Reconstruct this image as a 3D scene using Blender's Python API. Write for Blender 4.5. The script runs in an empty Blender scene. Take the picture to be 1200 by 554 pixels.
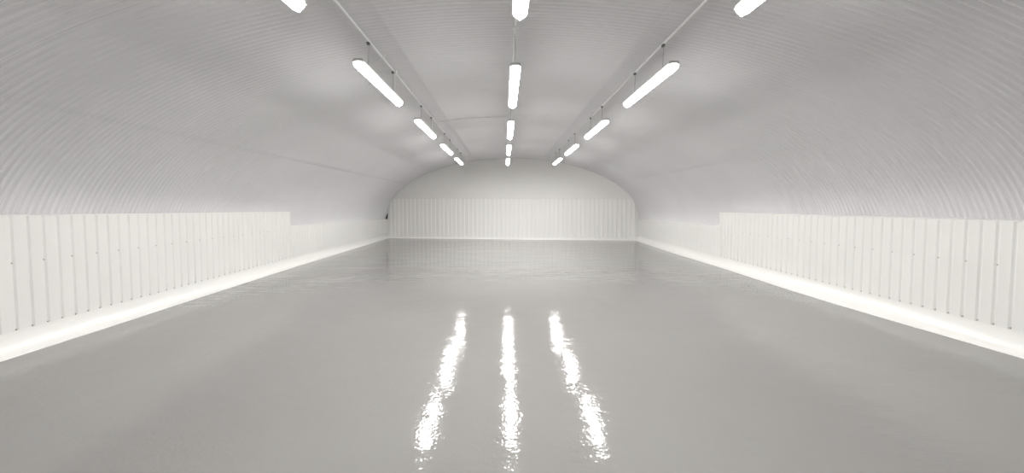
import bpy, bmesh, math
from mathutils import Vector

S = bpy.context.scene
COL = S.collection
PI = math.pi

# ------------------------------------------------------------------ helpers
def nodes_of(m):
    m.use_nodes = True
    nt = m.node_tree
    return nt, nt.nodes['Principled BSDF']

def mat(name, col, rough=0.5, metal=0.0, ior=1.5, coat=0.0):
    m = bpy.data.materials.new(name)
    nt, b = nodes_of(m)
    b.inputs['Base Color'].default_value = (*col, 1)
    b.inputs['Roughness'].default_value = rough
    b.inputs['Metallic'].default_value = metal
    b.inputs['IOR'].default_value = ior
    b.inputs['Coat Weight'].default_value = coat
    return m

def noise(nt, scale, detail=2.0, stretch=None):
    tc = nt.nodes.new('ShaderNodeTexCoord')
    n = nt.nodes.new('ShaderNodeTexNoise')
    n.inputs['Scale'].default_value = scale
    n.inputs['Detail'].default_value = detail
    if stretch:
        mp = nt.nodes.new('ShaderNodeMapping')
        mp.inputs['Scale'].default_value = stretch
        nt.links.new(tc.outputs['Object'], mp.inputs['Vector'])
        nt.links.new(mp.outputs['Vector'], n.inputs['Vector'])
    else:
        nt.links.new(tc.outputs['Object'], n.inputs['Vector'])
    return n

def bump(nt, height, dist, prev=None):
    b = nt.nodes.new('ShaderNodeBump')
    b.inputs['Strength'].default_value = 1.0
    b.inputs['Distance'].default_value = dist
    nt.links.new(height, b.inputs['Height'])
    if prev:
        nt.links.new(prev, b.inputs['Normal'])
    return b.outputs['Normal']

def tint(m, scale, c0, c1, detail=3.0, stretch=None):
    nt, b = nodes_of(m)
    n = noise(nt, scale, detail, stretch)
    r = nt.nodes.new('ShaderNodeValToRGB')
    r.color_ramp.elements[0].position = 0.3
    r.color_ramp.elements[1].position = 0.7
    r.color_ramp.elements[0].color = (*c0, 1)
    r.color_ramp.elements[1].color = (*c1, 1)
    nt.links.new(n.outputs['Fac'], r.inputs['Fac'])
    nt.links.new(r.outputs['Color'], b.inputs['Base Color'])

def link(name, me, m, parent=None, smooth=False):
    me.materials.append(m)
    if smooth:
        me.polygons.foreach_set('use_smooth', [True] * len(me.polygons))
    o = bpy.data.objects.new(name, me)
    COL.objects.link(o)
    if parent:
        o.parent = parent
    return o

def grid(name, rows, m, parent=None, smooth=False, closed=False):
    """rows: list of equally long lists of points -> quad sheet"""
    nv = len(rows[0])
    verts = [p for r in rows for p in r]
    faces = []
    for i in range(len(rows) - 1):
        for j in range(nv - 1 + (1 if closed else 0)):
            k = (j + 1) % nv
            faces.append((i * nv + j, i * nv + k, (i + 1) * nv + k, (i + 1) * nv + j))
    me = bpy.data.meshes.new(name)
    me.from_pydata(verts, [], faces)
    me.update()
    return link(name, me, m, parent, smooth)

def from_bm(name, bm, m, parent=None, smooth=False):
    bmesh.ops.recalc_face_normals(bm, faces=bm.faces)
    me = bpy.data.meshes.new(name)
    bm.to_mesh(me); bm.free()
    return link(name, me, m, parent, smooth)

def box(bm, x0, x1, y0, y1, z0, z1, bev=0.0):
    v = [bm.verts.new((x, y, z)) for x in (x0, x1) for y in (y0, y1) for z in (z0, z1)]
    fs = [bm.faces.new([v[i] for i in q]) for q in
          ((0, 1, 3, 2), (4, 6, 7, 5), (0, 4, 5, 1), (2, 3, 7, 6), (0, 2, 6, 4), (1, 5, 7, 3))]
    if bev:
        es = list({e for f in fs for e in f.edges})
        bmesh.ops.bevel(bm, geom=es, offset=bev, segments=2, affect='EDGES', profile=0.5)

def tube(bm, pts, r, n=10, cap=True):
    rings = []
    for i, p in enumerate(pts):
        p = Vector(p)
        a = Vector(pts[max(i - 1, 0)]); b = Vector(pts[min(i + 1, len(pts) - 1)])
        t = (b - a).normalized()
        u = t.cross(Vector((0, 0, 1)))
        if u.length < 1e-3:
            u = t.cross(Vector((0, 1, 0)))
        u.normalize(); w = u.cross(t)
        rings.append([bm.verts.new(p + r * (math.cos(2 * PI * k / n) * u + math.sin(2 * PI * k / n) * w)) for k in range(n)])
    for A, B in zip(rings, rings[1:]):
        for k in range(n):
            bm.faces.new((A[k], A[(k + 1) % n], B[(k + 1) % n], B[k]))
    if cap:
        bm.faces.new(rings[0][::-1]); bm.faces.new(rings[-1])

def extrude_y(bm, prof, y0, y1):
    """closed (x,z) profile swept along y, capped"""
    a = [bm.verts.new((x, y0, z)) for x, z in prof]
    b = [bm.verts.new((x, y1, z)) for x, z in prof]
    n = len(prof)
    for k in range(n):
        bm.faces.new((a[k], a[(k + 1) % n], b[(k + 1) % n], b[k]))
    bm.faces.new(a[::-1]); bm.faces.new(b)

def structure(o):
    o['kind'] = 'structure'
    return o

def thing(name, label, cat, loc=(0, 0, 0), group=None):
    o = bpy.data.objects.new(name, None)
    o.empty_display_size = 0.1
    COL.objects.link(o)
    o.location = loc
    o['label'] = label; o['category'] = cat
    if group:
        o['group'] = group
    return o

def lerp_tab(tab, y):
    if y <= tab[0][0]:
        return tab[0][1]
    for (a, va), (b, vb) in zip(tab, tab[1:]):
        if y <= b:
            t = (y - a) / (b - a)
            return va + (vb - va) * t
    (a, va), (b, vb) = tab[-2:]
    return vb + (vb - va) * (y - b) / (b - a)

# ------------------------------------------------------------------ materials
M_sheet = mat('grey_white_gloss_sheeting', (0.72, 0.715, 0.72), 0.24)
tint(M_sheet, 0.7, (0.70, 0.692, 0.708), (0.735, 0.727, 0.747), 3.0)

M_clad = mat('white_box_profile_cladding', (0.84, 0.835, 0.81), 0.35)
tint(M_clad, 1.3, (0.815, 0.81, 0.786), (0.835, 0.83, 0.806), 2.0)
M_dado = mat('white_ribbed_end_cladding', (0.91, 0.905, 0.885), 0.35)  # paler than side cladding: stronger light at the far end put into colour
M_board = mat('painted_end_wall_board', (0.70, 0.695, 0.675), 0.55)
tint(M_board, 1.0, (0.85, 0.845, 0.825), (0.87, 0.865, 0.845), 2.0)
M_front = mat('dark_grey_door_wall', (0.66, 0.66, 0.65), 0.6)
M_cove = mat('white_coved_kerb_coating', (0.90, 0.895, 0.87), 0.22)
nt, b = nodes_of(M_cove)
nt.links.new(bump(nt, noise(nt, 9, 3).outputs['Fac'], 0.003), b.inputs['Normal'])
M_trim = mat('white_folded_flashing', (0.82, 0.815, 0.79), 0.35)
M_screw = mat('grey_screw_cap', (0.50, 0.50, 0.49), 0.5)
M_dark = mat('dark_matt', (0.04, 0.04, 0.04), 0.8)
M_galv = mat('light_grey_conduit', (0.74, 0.74, 0.74), 0.35)
M_box = mat('light_grey_moulded_box', (0.72, 0.72, 0.71), 0.45)
M_tray = mat('grey_lamp_body', (0.45, 0.45, 0.44), 0.5)
M_clip = mat('dark_steel_clip', (0.12, 0.12, 0.12), 0.5, 0.2)
M_wire = mat('thin_steel_wire', (0.35, 0.35, 0.35), 0.4, 0.6)
M_cable = mat('white_flex_cable', (0.75, 0.75, 0.74), 0.5)

M_lamp = mat('lit_opal_diffuser', (0.9, 0.9, 0.88), 0.3)
nt, b = nodes_of(M_lamp)
b.inputs['Emission Color'].default_value = (1.0, 0.985, 0.96, 1)
# the tubes sit in a reflector tray: the opal cover shines mostly downwards, its flanks are much weaker
ge = nt.nodes.new('ShaderNodeNewGeometry')
sx = nt.nodes.new('ShaderNodeSeparateXYZ')
nt.links.new(ge.outputs['Normal'], sx.inputs['Vector'])
neg = nt.nodes.new('ShaderNodeMath'); neg.operation = 'MULTIPLY_ADD'; neg.use_clamp = True
neg.inputs[1].default_value = -1.0; neg.inputs[2].default_value = 0.0
nt.links.new(sx.outputs['Z'], neg.inputs[0])
pw = nt.nodes.new('ShaderNodeMath'); pw.operation = 'POWER'
pw.inputs[1].default_value = 2.4
nt.links.new(neg.outputs[0], pw.inputs[0])
st_ = nt.nodes.new('ShaderNodeMath'); st_.operation = 'MULTIPLY_ADD'
st_.inputs[1].default_value = 92.0; st_.inputs[2].default_value = 1.05
nt.links.new(pw.outputs[0], st_.inputs[0])
nt.links.new(st_.outputs[0], b.inputs['Emission Strength'])

M_floor = mat('grey_gloss_resin', (0.30, 0.297, 0.288), 0.07)
tint(M_floor, 0.5, (0.213, 0.209, 0.201), (0.228, 0.224, 0.215), 3.0)
nt, b = nodes_of(M_floor)
n1 = bump(nt, noise(nt, 0.9, 2.0, (1, 1.6, 1)).outputs['Fac'], 0.008)
n2 = bump(nt, noise(nt, 5.0, 2.0, (0.7, 1.4, 1)).outputs['Fac'], 0.0030, n1)
n3 = bump(nt, noise(nt, 38.0, 1.5).outputs['Fac'], 0.0009, n2)
nt.links.new(n3, b.inputs['Normal'])

# ------------------------------------------------------------------ plan of the hall
Y0, Y1 = -1.8, 19.2            # hall runs along +Y; viewer stands near y=0
CX, AX, AZ, ZB = 0.18, 5.86, 2.76, 1.0    # arch: centre, half width, rise, springing height
STEP = 10.0                    # tall wall panels end here, low ones go on
edge_left = [(4.0, -5.144), (4.8, -5.17), (6.45, -5.253), (10.1, -5.406), (12.9, -5.462), (18.6, -5.545)]
edge_right = [(3.8, 5.402), (4.6, 5.377), (5.3, 5.352), (6.05, 5.345), (6.9, 5.365), (7.7, 5.41), (9.84, 5.535), (12.5, 5.60), (17.2, 5.875)]
pan_left = [(4.0, -5.262), (10.0, -5.52), (18.7, -5.665)]
pan_right = [(3.9, 5.505), (10.0, 5.655), (17.3, 5.985)]
top_tall_l = [(4.0, 1.493), (10.0, 1.424)]
top_tall_r = [(4.0, 1.43), (10.0, 1.40)]
top_low_l = [(10.0, 1.058), (18.9, 0.912)]
top_low_r = [(10.0, 1.043), (17.3, 0.945)]
BA = Vector((-5.60, 18.50, 0)); BB = Vector((5.93, 17.0, 0))      # foot of the end wall
BD = (BB - BA).normalized(); BN = Vector((BD.y, -BD.x, 0))         # BN points back to the viewer
if BN.y > 0:
    BN = -BN

def arch_z(x, drop=0.0):
    r = (x - CX) / AX
    return ZB + AZ * math.sqrt(max(0.0, 1 - r * r)) - drop

# ------------------------------------------------------------------ floor
bm = bmesh.new()
v = [bm.verts.new(p) for p in ((-6.3, Y0, 0), (6.6, Y0, 0), (6.6, Y1, 0), (-6.3, Y1, 0))]
bm.faces.new(v)
structure(from_bm('floor', bm, M_floor))

# ------------------------------------------------------------------ corrugated arch
PITCH, AMP, SUB = 0.0735, 0.0120, 8
SHEET = PITCH * 11
th = []
NT = 84
for i in range(NT + 1):
    th.append(PI - PI * i / NT)
laps = [(math.acos(-4.8 / AX), 0), (math.acos(-1.55 / AX), 1), (math.acos(1.55 / AX), 1), (math.acos(4.8 / AX), 0)]
extra = []
for a, _ in laps:
    extra += [a + 0.0006, a - 0.0006]
th = sorted(th + extra, reverse=True)

def lap_off(t):
    # crown sheets hang lowest, then the flanks tuck behind them, the feet behind the flanks
    c = math.cos(t) * AX
    if abs(c) < 1.55: return 0.005
    if abs(c) < 4.8: return 0.0015
    return 0.0

ny = int((Y1 - Y0) / PITCH * SUB)
rows = []
prev = None
for i in range(ny + 1):
    y = Y0 + i * PITCH / SUB
    u = (y - 5.0) / SHEET
    fr = u - math.floor(u)
    off = AMP * math.sin(2 * PI * (y - 5.0) / PITCH) + 0.004 * fr
    row = [(CX - AX - off, y, 0.0), (CX - AX - off, y, 0.55)]
    for t in th:
        c, s = math.cos(t), math.sin(t)
        nx, nz = c / AX, s / AZ
        l = math.hypot(nx, nz)
        d = off - lap_off(t)
        row.append((CX + AX * c + d * nx / l, y, ZB + AZ * s + d * nz / l))
    row += [(CX + AX + off, y, 0.55), (CX + AX + off, y, 0.0)]
    rows.append(row)
ceiling = structure(grid('ceiling', rows, M_sheet, smooth=True))

# ------------------------------------------------------------------ side walls: box profile cladding with narrow grooves
GP, GW, GD = 0.1495, 0.034, 0.013

def clad_side(name, ya, yb, pan, top, side, phase, zbot=0.05, gd=GD):
    """sheet running along y; side=-1 left, +1 right; grooves sink away from the room"""
    ys = []
    k0 = math.floor((ya - phase) / GP) - 1
    y = phase + k0 * GP
    st = []
    while y < yb + GP:
        st += [(y - GW / 2 - 0.006, 0), (y - 0.005, 1), (y + 0.005, 1), (y + GW / 2 + 0.006, 0)]
        y += GP
    st = [(ya, 0)] + [q for q in st if ya + 0.001 < q[0] < yb - 0.001] + [(yb, 0)]
    rows = []
    for y, g in st:
        x = lerp_tab(pan, y) + side * gd * g
        zt = lerp_tab(top, y)
        back = CX + side * (AX + 0.03)
        rows.append([(x, y, zbot), (x, y, zt - 0.012), (lerp_tab(pan, y) - side * 0.004, y, zt - 0.012),
                     (lerp_tab(pan, y) - side * 0.004, y, zt), (back, y, zt)])
    return structure(grid(name, rows, M_clad))

PH_L, PH_R = 4.05, 4.017
wl = clad_side('wall_left', Y0 + 0.05, STEP, pan_left, top_tall_l, -1, PH_L)
wr = clad_side('wall_right', Y0 + 0.05, STEP - 0.03, pan_right, top_tall_r, 1, PH_R)
low_l = [(y, x - 0.05) if y < 12 else (y, x) for y, x in pan_left]
low_r = [(y, x + 0.05) if y < 12 else (y, x) for y, x in pan_right]
clad_side('wall_left_rear', STEP - 0.02, 18.75, low_l, top_low_l, -1, PH_L, gd=0.007)
clad_side('wall_right_rear', STEP - 0.05, 17.4, low_r, top_low_r, 1, PH_R, gd=0.007)

# end returns and corner flashings where the tall cladding stops
def flashing(name, y, pan, top, side):
    bm = bmesh.new()
    x = lerp_tab(pan, y); zt = lerp_tab(top, y)
    xo = CX + side * (AX + 0.02)
    xi = x - side * 0.006
    box(bm, min(xi, xi + side * 0.004), max(xi, xi + side * 0.004), y - 0.07, y + 0.008, 0.16, zt + 0.004)
    box(bm, min(xi, xo), max(xi, xo), y + 0.004, y + 0.008, 0.05, zt + 0.004)
    return structure(from_bm(name, bm, M_trim))
flashing('trim_1', STEP, pan_left, top_tall_l, -1)
flashing('trim_2', STEP - 0.03, pan_right, top_tall_r, 1)

# screws: one at the foot of every groove, one half way up every second groove
bm = bmesh.new()
prof = [(0.0095, 0.0), (0.0095, 0.004), (0.006, 0.009), (0.0, 0.010)]
rings = []
for r, h in prof[:-1]:
    rings.append([bm.verts.new((h, r * math.cos(2 * PI * k / 8), r * math.sin(2 * PI * k / 8))) for k in range(8)])
for A, B in zip(rings, rings[1:]):
    for k in range(8):
        bm.faces.new((A[k], A[(k + 1) % 8], B[(k + 1) % 8], B[k]))
bm.faces.new(rings[-1])
bmesh.ops.recalc_face_normals(bm, faces=bm.faces)
me_screw = bpy.data.meshes.new('screw'); bm.to_mesh(me_screw); bm.free()
me_screw.materials.append(M_screw)

def screws(wall, pan, side, phase, zlow, zmid, odd):
    k = 0
    y = phase
    while y < STEP - 0.15:
        zs = [zlow] + ([zmid] if k % 2 == odd else [])
        for z in zs:
            o = bpy.data.objects.new('screw', me_screw)
            COL.objects.link(o)
            o.parent = wall
            o.location = (lerp_tab(pan, y) + side * (GD - 0.0005 if z == zmid else 0.004), y, z)
            if side > 0:
                o.rotation_euler = (0, 0, PI)
            o['label'] = 'grey screw cap in a groove of the cladding'
        k += 1
        y += GP
screws(wl, pan_left, -1, PH_L, 0.255, 0.975, 1)
screws(wr, pan_right, 1, PH_R, 0.262, 0.93, 1)

# ------------------------------------------------------------------ coved kerbs
def cove(name, stations, h=0.225):
    """stations: (foot point, wall point) pairs; concave quarter profile with a small lip on the floor"""
    rows = []
    for f, w in stations:
        f = Vector(f); w = Vector(w)
        row = [tuple(f + Vector((0, 0, -0.002))), tuple(f + Vector((0, 0, 0.010)))]
        n = 9
        for i in range(1, n + 1):
            q = f.lerp(w, math.sin(PI / 2 * i / n))
            z = 0.010 + (h - 0.010) * (1 - math.cos(PI / 2 * i / n))
            row.append((q.x, q.y, z))
        row.append((w.x, w.y, h + 0.02))
        rows.append(row)
    return structure(grid(name, rows, M_cove, smooth=True))

def side_stations(edge, pan, side, y_end):
    out = []
    y = Y0 + 0.05
    while y < y_end:
        out.append(((lerp_tab(edge, y), y, 0), (lerp_tab(pan, y) - side * 0.003, y, 0)))
        y += 0.2
    y = y_end
    out.append(((lerp_tab(edge, y), y, 0), (lerp_tab(pan, y) - side * 0.003, y, 0)))
    return out
cove('baseboard_left', side_stations(edge_left, pan_left, -1, 18.62))
cove('baseboard_right', side_stations(edge_right, pan_right, 1, 17.25))
st = []
for i in range(41):
    f = BA.lerp(BB, i / 40)
    st.append((f, f - BN * 0.085))
cove('baseboard_back', st, 0.17)

# ------------------------------------------------------------------ end wall: smooth board above, ribbed cladding below
def back_pt(s, d=0.0, z=0.0):
    p = BA + BD * s - BN * d
    return (p.x, p.y, z)
LEN = (BB - BA).length
rows = []
N = 120
for i in range(N + 1):
    s = -0.35 + (LEN + 0.7) * i / N
    x = back_pt(s, 0.11)[0]
    rows.append([back_pt(s, 0.11, 0.0), back_pt(s, 0.11, max(1.0, arch_z(x)) + 0.03)])
wb = structure(grid('wall_back', rows, M_board))
# clad dado on it
BP = 0.20
rows = []
s = 0.02
sts = []
while s < LEN - 0.02:
    sts += [(s, 0), (s + 0.055, 0), (s + 0.07, 1), (s + 0.125, 1), (s + 0.14, 0)]
    s += BP
for s, g in sts:
    d = 0.080 - 0.018 * g
    zt = 1.905 - 0.015 * s / LEN
    x = back_pt(s, 0.08)[0]
    lim = arch_z(x, 0.03) if abs((x - CX) / AX) < 1 else 1.0
    zt = min(zt, max(lim, 0.9))
    rows.append([back_pt(s, d, 0.06), back_pt(s, d, zt), back_pt(s, 0.11, zt)])
clad = grid('cladding', rows, M_dado, wb)
clad['label'] = 'white ribbed cladding on the lower end wall'
# thin capping along the top of the dado
bm = bmesh.new()
a = back_pt(0.28, 0.05); b_ = back_pt(LEN - 0.28, 0.05)
pr = []
for (s_, zt) in ((0.30, 1.905), (LEN - 0.30, 1.89)):
    pr.append([bm.verts.new(back_pt(s_, dd, zt + dz)) for dd, dz in ((0.045, -0.012), (0.045, 0.004), (0.112, 0.004), (0.112, -0.012))])
for k in range(4):
    bm.faces.new((pr[0][k], pr[0][(k + 1) % 4], pr[1][(k + 1) % 4], pr[1][k]))
bm.faces.new(pr[0][::-1]); bm.faces.new(pr[1])
from_bm('capping', bm, M_trim, wb)

# wall behind the viewer closes the hall
rows = []
for i in range(81):
    x = CX - AX - 0.05 + (2 * AX + 0.1) * i / 80
    rows.append([(x, Y0 + 0.03, 0.0), (x, Y0 + 0.03, max(1.0, arch_z(x)) + 0.03)])
structure(grid('wall_front', rows, M_front))

# ------------------------------------------------------------------ strip lights
L = 1.71
W, H = 0.126, 0.074
def uprofile(w, z0, z1, r, n=6):
    pts = [(-w / 2, z1)]
    for i in range(n + 1):
        a = PI + PI / 2 * i / n
        pts.append((-w / 2 + r + r * math.cos(a), z0 + r + r * math.sin(a)))
    for i in range(n + 1):
        a = 1.5 * PI + PI / 2 * i / n
        pts.append((w / 2 - r + r * math.cos(a), z0 + r + r * math.sin(a)))
    pts.append((w / 2, z1))
    return pts

def make_light():
    # origin: on the lamp's underside plane at its near end, lamp runs along +Y; conduit hangs 0.32 above
    t = thing('strip_light', '', 'light')
    bm = bmesh.new()
    extrude_y(bm, [(-0.058, H - 0.006), (0.058, H - 0.006), (0.054, H + 0.022), (0.042, H + 0.030), (-0.042, H + 0.030), (-0.054, H + 0.022)], 0.012, L - 0.012)
    from_bm('lamp_body', bm, M_tray, t)
    bm = bmesh.new()
    extrude_y(bm, uprofile(W, 0.0, H, 0.056), 0.0, L)
    ends = [e for e in bm.edges if abs(e.verts[0].co.y - e.verts[1].co.y) < 1e-6 and min(e.verts[0].co.z, e.verts[1].co.z) < H - 1e-4]
    bmesh.ops.bevel(bm, geom=ends, offset=0.034, segments=5, affect='EDGES', profile=0.5)
    d = from_bm('diffuser', bm, M_lamp, t, smooth=True)
    for y0, y1 in ((0.0, 0.024), (L - 0.024, L)):
        bm = bmesh.new()
        extrude_y(bm, [(-0.061, H - 0.004), (0.061, H - 0.004), (0.058, H + 0.020), (0.044, H + 0.030), (-0.044, H + 0.030), (-0.058, H + 0.020)], y0, y1)
        from_bm('end_cap', bm, M_tray, t)
    for yy in (0.33, 1.35):
        bm = bmesh.new()
        tube(bm, [(0.0, yy, H + 0.028), (HX, yy, HZ - 0.012)], 0.0035, 6)
        h = from_bm('hanger', bm, M_wire, t)
        bm = bmesh.new()
        box(bm, HX - 0.024, HX + 0.010, yy - 0.024, yy + 0.024, HZ - 0.042, HZ - 0.012, 0.006)
        from_bm('clip', bm, M_galv if row == 'centre' else M_clip, h)
    bm = bmesh.new()
    yb = BOXY - 0.0
    tube(bm, [(HX, yb, HZ - 0.02), (HX * 0.95 + 0.004, yb, HZ - 0.12), (HX * 0.6 + 0.006, yb, H + 0.12), (0.0, yb + 0.01, H + 0.026)], 0.0065, 8)
    from_bm('supply_cable', bm, M_cable, t)
    return t

def copy_tree(o, parent=None):
    c = o.copy(); COL.objects.link(c)
    c.parent = parent
    for ch in list(o.children):
        copy_tree(ch, c)
    return c

PIT = 2.95
order = ['nearest the end wall', 'second from the end wall', 'third from the end wall',
         'fourth from the end wall', 'fifth from the end wall, cut off above']
ZL = 3.145
for row, X, CXX, shift, bo in (('left', -1.645, -1.63, 0.0, 1.41), ('centre', 0.132, 0.135, 0.1, 0.12), ('right', 1.945, 1.955, 0.0, 1.43)):
    ZC = arch_z(CXX) - 0.055
    HX, HZ, BOXY = CXX - X, ZC - ZL, bo
    proto = make_light()
    for k in range(5):
        y = 13.28 + shift - PIT * k
        o = proto if k == 0 else copy_tree(proto)
        o.location = (X, y, ZL)
        o['label'] = 'lit white strip light, %s row, %s' % (row, order[k])
        o['group'] = 'strip lights of the %s row' % row
    # conduit above the row
    c = thing('ceiling_conduit', {'left': 'thin light grey conduit above the left row of strip lights',
                                  'centre': 'thin light grey conduit above the centre row of strip lights',
                                  'right': 'thin light grey conduit above the right row of strip lights'}[row], 'conduit', (CXX, 0, ZC))
    bm = bmesh.new()
    tube(bm, [(0, Y0 + 0.1, 0), (0, 5, 0), (0, 16.9, 0)], 0.0125, 10)
    from_bm('pipe', bm, M_galv, c, smooth=False)
    boxes = []
    for k in range(5):
        y = 13.28 + shift - PIT * k + bo
        if y < Y0 + 0.3:
            continue
        bm = bmesh.new()
        box(bm, -0.034, 0.034, y - 0.034, y + 0.034, -0.022, 0.028, 0.008)
        from_bm('junction_box', bm, M_box, c)
    y = Y0 + 0.7
    while y < 16.8:
        bm = bmesh.new()
        extrude_y(bm, [(-0.022, 0.052), (-0.016, -0.015), (0.016, -0.015), (0.022, 0.052)], y - 0.01, y + 0.01)
        from_bm('saddle', bm, M_galv, c)
        y += 1.6

# conduit that crosses from the left run to the centre run under the crown
t = thing('cross_conduit', 'thin light grey conduit crossing the crown from left row to centre row', 'conduit', (0, 9.4, 0))
bm = bmesh.new()
pts = []
for i in range(13):
    x = -1.61 + 1.72 * i / 12
    pts.append((x, 0, arch_z(x) - 0.04))
tube(bm, pts, 0.0125, 10)
from_bm('pipe', bm, M_galv, t)
for x in (-1.1, -0.35):
    bm = bmesh.new()
    z = arch_z(x)
    box(bm, x - 0.01, x + 0.01, -0.022, 0.022, z - 0.056, z - 0.006, 0.004)
    from_bm('saddle', bm, M_galv, t)

# small dark strip in the far left corner, standing on the low wall panel
bm = bmesh.new()
p = [(-5.64, 0.93), (-5.56, 0.93), (-5.545, 1.02), (-5.53, 1.18), (-5.55, 1.18), (-5.60, 1.03)]
a = [bm.verts.new((x, 18.30, z)) for x, z in p]; q = [bm.verts.new((x, 18.38, z)) for x, z in p]
for k in range(6):
    bm.faces.new((a[k], a[(k + 1) % 6], q[(k + 1) % 6], q[k]))
bm.faces.new(a); bm.faces.new(q[::-1])
o = from_bm('dark_strip', bm, M_dark)
o['label'] = 'small dark strip standing on the low left wall in the far corner'
o['category'] = 'filler strip'

# ------------------------------------------------------------------ world, camera, view
w = bpy.data.worlds.new('world'); S.world = w
w.use_nodes = True
w.node_tree.nodes['Background'].inputs['Color'].default_value = (0, 0, 0, 1)

cam = bpy.data.cameras.new('camera')
cam.sensor_fit = 'HORIZONTAL'; cam.sensor_width = 36.0
cam.lens = 450.0 * 36.0 / 1200.0
cam.shift_y = -16.57 / 1200.0
cam.clip_start = 0.05; cam.clip_end = 100
co = bpy.data.objects.new('camera', cam); COL.objects.link(co)
co.location = (0, 0, 1.6)
co.rotation_euler = (math.radians(90 - 2.6), 0, math.radians(-1.15))
S.camera = co

S.cycles.max_bounces = 12
S.cycles.diffuse_bounces = 8
S.cycles.glossy_bounces = 5
S.cycles.use_denoising = True
S.cycles.sample_clamp_indirect = 10
S.view_settings.view_transform = 'Standard'
S.view_settings.look = 'None'
S.view_settings.gamma = 1.0
S.view_settings.use_curve_mapping = False
S.view_settings.exposure = 0.36
